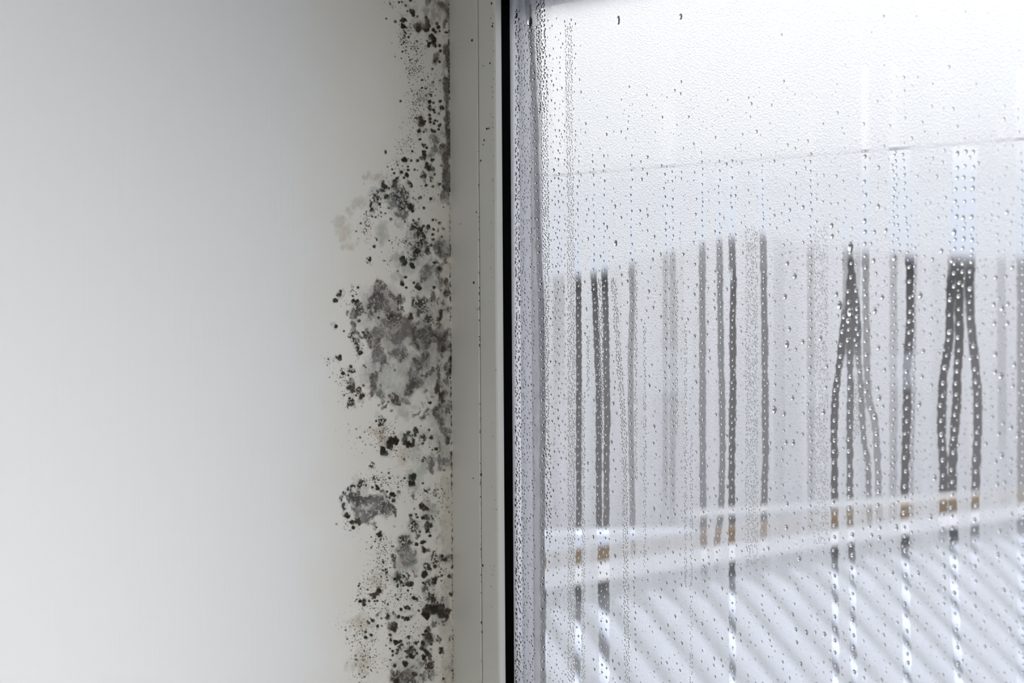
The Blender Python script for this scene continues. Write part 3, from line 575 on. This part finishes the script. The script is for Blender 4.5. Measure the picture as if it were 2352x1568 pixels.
# the strip over the frame's reveal is only lightly misted
near = 1 - sstep(1244, 1256, GPX)
mist = mist + np.interp(GPY, [600, 760, 1120, 1200], [0.06, 0.05, -0.02, -0.10])
mist = mist * (1 - near) + near * (0.27 + 0.14 * vnoise(GY, GX, 14, 6, 24) + 0.62 * (1 - sstep(1187, 1193, GPX)) + 0.22 * sstep(450, 100, GPY))
towner = np.full((GY, GX), -1, np.int32)
wob = vnoise(GY, GX, 11, 400, 31) - 0.5
wob2 = vnoise(GY, GX, 11, 400, 32) - 0.5
wobf = vnoise(GY, GX, 3.5, 400, 33) - 0.5
for ti, t in enumerate(T):
    py_ = np.array([p[1] for p in t['pts']], float); px_ = np.array([p[0] for p in t['pts']], float)
    xc = np.interp(GPY, py_, px_)
    hw = t['w'] / 2.0
    if t['key'] == 'carrot': hw = np.interp(GPY, [570, 592, 650, 700, 760, 850], [1.5, 4, 12, 17, 20, 21])
    if t['key'] == 'slim': hw = np.interp(GPY, [0, 1568], [2.2, 3.0])
    side = GPX - xc
    d = np.abs(side) - np.where(side > 0, wob, wob2) * min(3.0, t['w'] * 0.15) - wobf * 2.2
    soft = 1.2 if t['c'] > 0.6 else 2.4
    m = 1 - sstep(hw - soft, hw + soft, d)
    y0, y1, y2, y3 = t['f']
    c = t['c'] * (np.clip((GPY - y0) / (y1 - y0), 0, 1) * 0.55 + 0.45) * (1 - sstep(y2, y3, GPY))
    c = np.where(GPY < y0 - (180 if y1 - y0 > 40 else 0), 0, c)
    if t['key'] in ('first', 'twin_a', 'twin_b', 'mid_a', 'mid_b', 'mid_c', 'mid_d', 'pale_a'):
        c = c * np.interp(GPY, [380, 400, 600, 640], [0.0, 0.7, 0.8, 1.0])
    if t['key'] == 'mid_c': c = c * (1 - 0.75 * np.exp(-((GPY - 632) / 14) ** 2) * (side < 0))
    lay = 1 - m * c
    mist = np.minimum(mist, mist * lay)
    if t['thing']:
        s = (m > 0.5) & (c > 0.30)
        towner[s] = np.where(towner[s] >= 0, towner[s], ti)
mist = np.clip(mist, 0, 1)

# --- droplets
D = []       # u, z, r (m), stretch, trail index or -1, individual?, tag
def add_drop(px, py, rpx, st=1.12, key=None, ind=False):
    p = on_y(px, py, 0)
    s = ((p - CAM).dot(FW)) / F
    if p.x - rpx * s * 0.9 < XG + 0.0002 or p.z + rpx * s > ZT: return
    D.append([p.x, p.z, rpx * s, st, key, ind, px, py])
class Hash:
    def __init__(self, c): self.c, self.d = c, {}
    def free(self, x, y, r):
        i, j = int(x / self.c), int(y / self.c)
        for a in (-1, 0, 1):
            for b in (-1, 0, 1):
                for (X, Y, Rr) in self.d.get((i + a, j + b), ()):
                    if (X - x) ** 2 + (Y - y) ** 2 < (Rr + r) ** 2: return False
        return True
    def put(self, x, y, r): self.d.setdefault((int(x / self.c), int(y / self.c)), []).append((x, y, r))
HS = Hash(26.0)
def try_drop(px, py, r, st=1.12, key=None, ind=False, gap=1.05):
    if not HS.free(px, py, r * gap): return False
    HS.put(px, py, r * gap); add_drop(px, py, r, st, key, ind); return True
IND_KEYS = ('carrot', 'car_a', 'car_b', 'car_c', 'car_d', 'solo', 'fork', 'fork_a', 'fork_b', 'fork_c')
for (x, y, r, st, k) in [(1954, 566, 7.5, 1.5, 'free'), (1954, 716, 8, 1.3, 'carrot'), (1950, 736, 6.5, 1.0, 'carrot'), (1929, 700, 7, 1.35, 'free'), (2055, 592, 6, 1.2, 'free'), (2114, 678, 5.5, 1.3, 'free'), (2010, 713, 5, 1.5, 'free'),
                         (2302, 707, 5.5, 1.2, 'free'), (2299, 862, 6, 1.2, 'free'), (2182, 762, 6, 1.1, 'fork_a'), (2171, 843, 6, 1.1, 'fork_a'), (2230, 821, 6, 1.0, 'fork_c'), (2229, 663, 6, 1.0, 'fork_c'), (1779, 940, 6, 1.3, 'free'), (2020, 913, 5, 1.3, 'free'),
                         (1990, 897, 5.5, 1.0, 'car_d'), (2010, 955, 6, 1.3, 'car_d'), (1808, 790, 6, 1.3, 'free'), (1826, 634, 5.5, 1.2, 'free'), (1415, 558, 4.5, 1.5, 'free'), (1421, 46, 5, 1.9, 'free'), (1564, 38, 5, 1.3, 'free'), (1218, 50, 7, 1.5, 'free'), (1186, 36, 5, 1.2, 'free'), (2192, 532, 6, 1.3, 'fork')]:
    try_drop(x, y, r, st, None if k == 'free' else k, True)
for t in T:
    if t['c'] < 0.3: continue
    ind = t['key'] in IND_KEYS
    y0 = max(t['pts'][0][1], 345) if t['key'] not in ('gasket', 'slim') else 30
    y = y0 + random.uniform(5, 16); y1 = min(t['pts'][-1][1], 1560)
    lanes = 3 if t['key'] == 'fork' else 2 if t['key'] in ('carrot', 'solo_top') else 1
    while y < y1:
        x = float(np.interp(y, [p[1] for p in t['pts']], [p[0] for p in t['pts']]))
        for ln in range(lanes):
            xx = x + ((ln - (lanes - 1) / 2) * 19 if lanes > 1 else 0) + random.gauss(0, 1.4)
            if t['key'] == 'carrot' and y < 660: xx = x + random.gauss(0, 1)
            r = random.uniform(3.7, 5.0) if ind else random.uniform(2.1, 3.2) if x < 1800 else random.uniform(3.0, 3.6)
            try_drop(xx, y + random.uniform(-3, 3), r, random.uniform(1.0, 1.25), t['key'], ind)
        y += random.uniform(22, 36) if ind else random.uniform(13, 24)
# larger free droplets between the trails
nfree = 0
while nfree < 70:
    x = random.uniform(1800, 2345); y = random.uniform(470, 1540)
    if min(abs(x - float(np.interp(y, [p[1] for p in t['pts']], [p[0] for p in t['pts']]))) - t['w'] / 2 for t in T if t['key'] in IND_KEYS) < 9: continue
    if try_drop(x, y, random.uniform(3.9, 5.0), random.uniform(1.1, 1.4), None, True, 1.8): nfree += 1
# dense beads in bands
def band(xc, hw, y0, y1, r0, r1, n, gap=0.95, drift=None):
    for _ in range(n):
        y = random.uniform(y0, y1); x = (xc if drift is None else float(np.interp(y, drift[0], drift[1]))) + random.uniform(-hw, hw)
        try_drop(x, y, random.uniform(r0, r1), random.uniform(1.0, 1.25), None, False, gap)
band(0, 11, -5, 260, 2.0, 3.4, 900, 0.95, ([0, 100, 260], [1240, 1243, 1250]))
band(0, 8, 240, 620, 1.6, 2.6, 1500, 0.95, ([240, 620], [1250, 1255]))
band(0, 5, 560, 1000, 1.5, 2.4, 700, 0.95, ([560, 1000], [1256, 1256]))
band(0, 6, 1000, 1240, 2.0, 3.0, 260, 1.0, ([1000, 1240], [1258, 1261]))
band(1189, 5, 20, 1568, 1.6, 3.4, 1500, 0.95)
band(1200, 6, 50, 1568, 1.2, 2.2, 700, 1.1)
band(1215, 14, 60, 1568, 1.2, 2.4, 700, 1.2)
band(0, 8, 60, 1568, 1.5, 2.3, 3600, 0.95, ([60, 500, 1000, 1568], [1306, 1311, 1313, 1312]))
band(0, 4.5, 640, 1020, 1.6, 2.6, 500, 0.95, ([640, 1020], [1378, 1386]))
band(0, 6, 640, 1568, 1.5, 2.3, 1500, 0.95, ([640, 1000, 1568], [1409, 1434, 1441]))
band(1340, 4, 900, 1568, 1.4, 2.1, 600, 1.0)
band(1461, 3, 600, 1100, 1.4, 2.1, 300, 1.0)
band(1481, 3, 740, 1300, 1.4, 2.1, 300, 1.0)
band(1351, 3, 770, 900, 1.5, 2.1, 110, 1.0)
band(1554, 3, 640, 1000, 1.4, 2.1, 250, 1.0)
band(1575, 3, 740, 1350, 1.4, 2.1, 300, 1.0)
band(1588, 3, 1000, 1568, 1.4, 2.1, 240, 1.0)
band(1726, 14, 520, 1300, 1.3, 2.2, 1500, 1.0)
band(1885, 16, 520, 1250, 1.3, 2.2, 1100, 1.05)
band(1967, 5, 860, 1000, 1.4, 2.2, 120, 1.0)
band(1290, 34, 40, 1568, 1.5, 2.8, 900, 1.6)
for _ in range(5200):                               # free droplets, in loose files
    x = round(random.uniform(1262, 2440) / 15.5) * 15.5 + random.gauss(0, 2.6); y = random.uniform(20, 1620)
    dens = float(np.interp(y, [0, 150, 350, 500, 1600], [0.01, 0.06, 0.35, 0.9, 0.85]))
    if random.random() > dens: continue
    r = random.uniform(1.5, 3.0) if random.random() < 0.8 else random.uniform(2.8, 3.5)
    try_drop(x, y, r, random.uniform(1.0, 1.45), None, False, 2.3)
for _ in range(2600):                               # finest beads
    x = random.uniform(1262, 2440); y = random.uniform(200, 1620)
    try_drop(x, y, random.uniform(0.9, 1.5), 1.0, None, False, 1.6)

for _ in range(1500):                               # the pane goes on beyond the edge of view
    try_drop(random.uniform(2440, 3400), random.uniform(150, 1900), random.uniform(1.4, 3.4), random.uniform(1.0, 1.4), None, False, 2.3)

# each droplet has swept up the mist beneath it
for d in D:
    j = (d[0] - us[0]) / DU; i = (vs[0] - d[1]) / DV
    rj, ri = d[2] * 1.02 / DU, d[2] * d[3] * 1.02 / DV
    i0, i1 = max(0, int(i - ri)), min(GY, int(i + ri) + 2); j0, j1 = max(0, int(j - rj)), min(GX, int(j + rj) + 2)
    if i0 >= i1 or j0 >= j1: continue
    II, JJ = np.ogrid[i0:i1, j0:j1]
    q = ((II - i) / max(ri, 0.5)) ** 2 + ((JJ - j) / max(rj, 0.5)) ** 2
    mist[i0:i1, j0:j1] *= np.clip((q - 0.7) / 0.5, 0.05 if d[5] or d[2] > 0.00078 else 0.22, 1)

Y_FILM = -0.0003
gi = np.arange(GY * GX).reshape(GY, GX)
c0, c1, c2, c3 = gi[:-1, :-1], gi[:-1, 1:], gi[1:, 1:], gi[1:, :-1]
cow = towner[:-1, :-1]
def film_object(name, sel):
    f = np.stack([c3[sel], c2[sel], c1[sel], c0[sel]], 1)
    used, inv = np.unique(f.ravel(), return_inverse=True)
    u, z = UUg.ravel()[used], VVg.ravel()[used]
    me = np_mesh(name, np.stack([u, np.full_like(u, Y_FILM), z], 1), inv.reshape(-1, 4))
    fattr(me, 'mist', mist.ravel()[used])
    return link(name, me, M_FILM)
film = film_object('condensation', cow < 0)
tag(film, 'fine grey condensation misting the window pane', 'condensation', kind='stuff')
# the rest of the pane out of the picture: columns of mist with trails
cu = np.concatenate([np.arange(us[-1], X1, 0.006), [X1]]); vz = np.array([vs[0], vs[-1], ZB])
def coarse(name, ua, za):
    Ug, Zg = np.meshgrid(ua, za)
    n, m_ = Ug.shape; k = np.arange(n * m_).reshape(n, m_)
    f = np.stack([k[1:, :-1].ravel(), k[1:, 1:].ravel(), k[:-1, 1:].ravel(), k[:-1, :-1].ravel()], 1)
    me = np_mesh(name, np.stack([Ug.ravel(), np.full(n * m_, Y_FILM), Zg.ravel()], 1), f)
    ms = np.clip(0.92 - 0.75 * (np.random.default_rng(7).random(m_) > 0.82), 0, 1)
    fattr(me, 'mist', np.tile(ms, (n, 1)).ravel())
    return link(name, me, M_FILM)
o = coarse('condensation', cu, np.linspace(vs[0], vs[-1], 60))
tag(o, 'fine grey condensation misting the pane beyond the edge of view', 'condensation', kind='stuff')
o = coarse('condensation', np.linspace(us[0], X1, 240), np.array([vs[-1], ZB]))
tag(o, 'fine grey condensation misting the lower pane below the view', 'condensation', kind='stuff')
for ti, t in enumerate(T):
    if not t['thing']: continue
    sel = cow == ti
    if sel.sum() < 20: continue
    tag(film_object('water_trail', sel), t['label'], 'water trail', 'water trails down the misted pane')

def cap(nr, ns, hgt=0.62, irr=0.0, seed=0):
    """a sessile droplet of unit radius: domed toward -y, flat on y = 0"""
    r = np.random.default_rng(seed); ph = r.random(3) * 6.28
    v = [(0, -hgt, 0)]
    for i in range(1, nr + 1):
        a = i / nr * math.pi / 2
        for k in range(ns):
            th = 2 * math.pi * k / ns
            q = 1 + irr * (0.6 * math.sin(2 * th + ph[0]) + 0.4 * math.sin(3 * th + ph[1]))
            rr = math.sin(a) * q
            sag = 1 + 0.12 * max(0, -math.sin(th)) * math.sin(a)
            v.append((rr * math.cos(th), -hgt * math.cos(a) * (1 - 0.18 * math.sin(th) * math.sin(a)), rr * math.sin(th) * sag))
    f = []
    for k in range(ns): f.append((0, 1 + k, 1 + (k + 1) % ns))
    for i in range(nr - 1):
        b, c = 1 + i * ns, 1 + (i + 1) * ns
        for k in range(ns):
            k2 = (k + 1) % ns
            f += [(b + k, c + k, c + k2), (b + k, c + k2, b + k2)]
    cv = len(v); v.append((0, 0, 0)); b = 1 + (nr - 1) * ns
    for k in range(ns): f.append((cv, b + (k + 1) % ns, b + k))
    return np.array(v), np.array(f)
Y_DROP = -0.00035
stuffV, stuffF, off = [], [], 0
variants = [cap(4, 10, 0.60, 0.10, s) for s in range(4)]
big_meshes = []
for s in range(5):
    v, f = cap(7, 20, 0.62, 0.07, 40 + s)
    me = np_mesh('water_droplet', v, f); me.materials.append(M_WATER); big_meshes.append(me)
ORD = ['top', 'second', 'third', 'fourth', 'fifth', 'sixth', 'seventh', 'eighth', 'ninth', 'tenth', 'eleventh', 'twelfth', 'thirteenth', 'fourteenth', 'fifteenth', 'sixteenth', 'seventeenth', 'eighteenth', 'nineteenth', 'twentieth']
TENS = {20: 'twenty', 30: 'thirty', 40: 'forty', 50: 'fifty', 60: 'sixty', 70: 'seventy'}
def ordinal(i):
    if i < 20: return ORD[i] if i else 'topmost'
    n = i + 1
    if n % 10 == 0: return {30: 'thirtieth', 40: 'fortieth', 50: 'fiftieth', 60: 'sixtieth'}[n]
    return TENS[n // 10 * 10] + '-' + ['first', 'second', 'third', 'fourth', 'fifth', 'sixth', 'seventh', 'eighth', 'ninth'][n % 10 - 1]
PLACE = {'carrot': 'in the carrot-shaped clear patch', 'car_a': 'on the bent outer leg of the carrot-shaped trail', 'car_b': 'on the straight middle leg of the carrot-shaped trail',
         'car_c': 'on the thin curving leg of the carrot-shaped trail', 'car_d': 'on the pale kinked trail touching the carrot shape', 'solo': 'on the stout solitary dark trail',
         'fork': 'in the bluish patch heading the forked trail', 'fork_a': 'on the bulging inner branch of the forked trail', 'fork_b': 'on the middle branch of the forked trail', 'fork_c': 'on the outer branch of the forked trail'}
def free_zone(px, py):
    if px < 1260: return 'beside the black gasket'
    if px < 1600: return 'on the upper mist near the gasket'
    b = lambda k: float(np.interp(py, [p[1] for p in TK[k]['pts']], [p[0] for p in TK[k]['pts']]))
    if px < b('car_a'): return 'in the mist between the mid-pane trails and the carrot shape'
    if px < b('car_d'): return 'in the mist around the legs of the carrot shape'
    if px < b('solo'): return 'in the mist between carrot shape and solitary trail'
    if px < b('fork_a'): return 'in the mist between solitary and forked trails'
    if px < b('fork_c'): return 'in the mist between branches of the forked trail'
    return 'in the mist beyond the forked trail'
groups = {}
for d in D:
    if d[5]:
        groups.setdefault(PLACE[d[4]] if d[4] else free_zone(d[6], d[7]), []).append(d)
    else:
        v, f = variants[random.randrange(4)]
        vv = v * np.array([d[2], d[2], d[2] * d[3]]) + np.array([d[0], Y_DROP, d[1]])
        stuffV.append(vv); stuffF.append(f + off); off += len(v)
ndrop = 0
for place, ds in groups.items():
    ds.sort(key=lambda d: d[7])
    for i_, d in enumerate(ds):
        o = bpy.data.objects.new('water_droplet', big_meshes[random.randrange(5)])
        COL.objects.link(o)
        o.location = (d[0], Y_DROP, d[1]); o.scale = (d[2], d[2], d[2] * d[3])
        mistd = 'mist' in place
        if len(ds) == 1: lab = 'only large droplet ' + place
        elif i_ in (0, len(ds) - 1): lab = ('topmost', 'lowest')[i_ > 0] + (' large droplet ' if mistd else ' water droplet ') + place
        else: lab = ordinal(i_) + (' large droplet down ' if mistd else ' droplet from the top ') + place
        tag(o, lab, 'water droplet', 'water droplets on the window pane')
        ndrop += 1
me = np_mesh('fine_droplets', np.concatenate(stuffV), np.concatenate(stuffF))
tag(link('fine_droplets', me, M_WATER), 'countless smaller water droplets beaded over the misted pane', 'water droplets', kind='stuff')
print('droplets', ndrop, 'small', len(stuffV))

# ------------------------------------------------------------------ outside
struct('ground', (-60, 0.6, -4.3), (40, 90, -4.0), M_GROUND, 'wet ground outside the window', 'ground')
# thin cable outside
a, b = on_y(1270, 402, 0.09), on_y(2420, 313, 0.09)
dv = (b - a); a2, b2 = a - dv * 0.02, b + dv * 0.3
n = 8; v = []
for p in (a2, b2):
    for k in range(n): v.append(p + Vector((0, math.cos(k * 2 * math.pi / n), math.sin(k * 2 * math.pi / n))) * 0.0012)
o = link('cable', poly_mesh('cable', v, [(k, (k + 1) % n, n + (k + 1) % n, n + k) for k in range(n)] + [tuple(range(n)), tuple(range(n, 2 * n))], True), M_CABLE)
tag(o, 'thin grey cable strung across outside the glass', 'cable')

# dark house across the way
house = empty('neighbouring_house', (-6, 10, -4))
tag(house, 'dark gabled house seen blurred through the wet glass', 'house')
YH, DEP = 10.0, 7.0
P = [on_y(px, py, YH) for px, py in ((900, 668), (1380, 640), (1640, 575), (1770, 548), (1900, 580), (2130, 602), (2560, 612))]
v = [(p.x, YH, -4.0) for p in P] + [tuple(p) for p in P] + [(p.x, YH + DEP, -4.0) for p in P] + [(p.x, YH + DEP, p.z) for p in P]
k = len(P); f = []
for i in range(k - 1):
    f += [(i, i + 1, k + i + 1, k + i), (2 * k + i, 3 * k + i, 3 * k + i + 1, 2 * k + i + 1)]
f += [(0, k, 3 * k, 2 * k), (k - 1, 3 * k - 1, 4 * k - 1, 2 * k - 1)]
def local(o):
    o.matrix_parent_inverse = o.parent.matrix_world.inverted() if False else Matrix.Translation(-Vector(o.parent.location))
    return o
local(link('wall', poly_mesh('wall', v, f), M_HOUSE, house))
rv, rf = [], []
for i in range(k):
    for y in (YH - 0.25, YH + DEP + 0.25):
        for h in (0.0, 0.05): rv.append((P[i].x, y, P[i].z + h))
for i in range(k - 1):
    a_, b_ = i * 4, i * 4 + 4
    rf += [(a_, b_, b_ + 2, a_ + 2), (a_ + 1, a_ + 3, b_ + 3, b_ + 1), (a_, a_ + 1, b_ + 1, b_), (a_ + 2, b_ + 2, b_ + 3, a_ + 3)]
rf += [(0, 2, 3, 1), (4 * k - 4, 4 * k - 3, 4 * k - 1, 4 * k - 2)]
local(link('roof', poly_mesh('roof', rv, rf), M_TILES, house))
for (px0, py0, px1, py1) in ((2046, 812, 2122, 892), (1500, 800, 1590, 900), (1850, 860, 1900, 930)):
    p0, p1 = on_y(px0, py1, YH), on_y(px1, py0, YH)
    wf = local(link('window_frame', box_mesh('window_frame', (p0.x, YH - 0.03, p0.z), (p1.x, YH + 0.02, p1.z)), M_TILES, house))
    pn = link('pane', box_mesh('pane', (p0.x + 0.04, YH - 0.05, p0.z + 0.04), (p1.x - 0.04, YH - 0.02, p1.z - 0.04)), M_PANE, wf)
    pn.matrix_parent_inverse = Matrix.Translation(-Vector(house.location))

# lean-to roof under snow, with a timber fascia along its upper edge
lean = empty('snowy_lean_to', tuple(at_depth(1700, 1500, 4.5)))
lean.location.z = -4.0
tag(lean, 'snowy ribbed lean-to roof with brown timber edge, below outside', 'lean-to roof')
D0 = 4.0
pA = at_depth(1330, 1278, D0)
d2 = ray(2200, 1160); pB = CAM + d2 * ((pA.z - CAM.z) / d2.z)
ed = (pB - pA); ed.z = 0; L_ = ed.length; ed.normalize()
nd = Vector((ed.y, -ed.x, 0))                       # toward the camera's right
E0, E1 = pA - ed * 0.8, pA + ed * (L_ + 1.4)
px_m = D0 / F
def part_beam(name, prof0, prof1, m, lab=None):
    o = beam(name, E0, E1, nd, (prof0, prof1), m, lean); local(o)
    if lab: o['label'] = lab
    return o
def rect(o0, o1, h0, h1): return [(o0, h0), (o1, h0), (o1, h1), (o0, h1)]
part_beam('fascia_board', rect(-0.03, 0.0, -0.020, 0.022), rect(-0.03, 0.0, -0.018, 0.030), M_BOARD, 'brown timber board')
tl_ = 0.0
while proj(*(pA + ed * tl_))[0] < 1600: tl_ += 0.01
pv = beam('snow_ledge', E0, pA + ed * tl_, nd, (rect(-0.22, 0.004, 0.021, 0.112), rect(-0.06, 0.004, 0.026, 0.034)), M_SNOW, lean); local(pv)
rA = at_depth(1585, 1181, 6.0); rd = ray(2262, 1137); rB = CAM + rd * ((rA.z - CAM.z) / rd.z)
rdir = (rB - rA); rdir.z = 0; rdir.normalize(); rn = Vector((rdir.y, -rdir.x, 0))
pv = beam('rail', rA, rB + rdir * 1.5, rn, (rect(-0.02, 0.02, -0.010, 0.011), rect(-0.02, 0.02, -0.014, 0.014)), M_WHITE, lean); local(pv)
for q_ in (0.30, 0.98):
    b_ = rA + (rB - rA) * q_
    local(link('rail_post', box_mesh('rail_post', (b_.x - 0.012, b_.y - 0.012, -4.0), (b_.x + 0.012, b_.y + 0.012, b_.z - 0.008)), M_ROOF, lean))
part_beam('white_flashing', rect(-0.03, 0.012, -0.074, -0.021), rect(-0.03, 0.012, -0.076, -0.030), M_WHITE)
part_beam('back_wall', rect(-0.20, -0.03, -3.2, -0.02), rect(-0.20, -0.03, -3.2, -0.02), M_ROOF)
PITCH = math.radians(38)
dn = nd * math.cos(PITCH) - Vector((0, 0, math.sin(PITCH)))
nn = nd * math.sin(PITCH) + Vector((0, 0, math.cos(PITCH)))
top = Vector((0, 0, -0.115)) - nd * 0.02
LEN, PER = 2.6, 0.128
nrib = int((E1 - E0).length / PER)
def quadgrid(rows):
    n, m_ = len(rows), len(rows[0]); v = [p for r in rows for p in r]
    f = [(i * m_ + j, i * m_ + j + 1, (i + 1) * m_ + j + 1, (i + 1) * m_ + j) for i in range(n - 1) for j in range(m_ - 1)]
    return v, f
rows = []
for s in (0.0, LEN):
    rows.append([E0 + top + ed * (q * PER / 8) + dn * s + nn * (0.012 * math.cos(2 * math.pi * q / 8)) for q in range(nrib * 8 + 1)])
v, f = quadgrid(rows); local(link('ribbed_sheet', poly_mesh('ribbed_sheet', v, f, True), M_ROOF, lean))
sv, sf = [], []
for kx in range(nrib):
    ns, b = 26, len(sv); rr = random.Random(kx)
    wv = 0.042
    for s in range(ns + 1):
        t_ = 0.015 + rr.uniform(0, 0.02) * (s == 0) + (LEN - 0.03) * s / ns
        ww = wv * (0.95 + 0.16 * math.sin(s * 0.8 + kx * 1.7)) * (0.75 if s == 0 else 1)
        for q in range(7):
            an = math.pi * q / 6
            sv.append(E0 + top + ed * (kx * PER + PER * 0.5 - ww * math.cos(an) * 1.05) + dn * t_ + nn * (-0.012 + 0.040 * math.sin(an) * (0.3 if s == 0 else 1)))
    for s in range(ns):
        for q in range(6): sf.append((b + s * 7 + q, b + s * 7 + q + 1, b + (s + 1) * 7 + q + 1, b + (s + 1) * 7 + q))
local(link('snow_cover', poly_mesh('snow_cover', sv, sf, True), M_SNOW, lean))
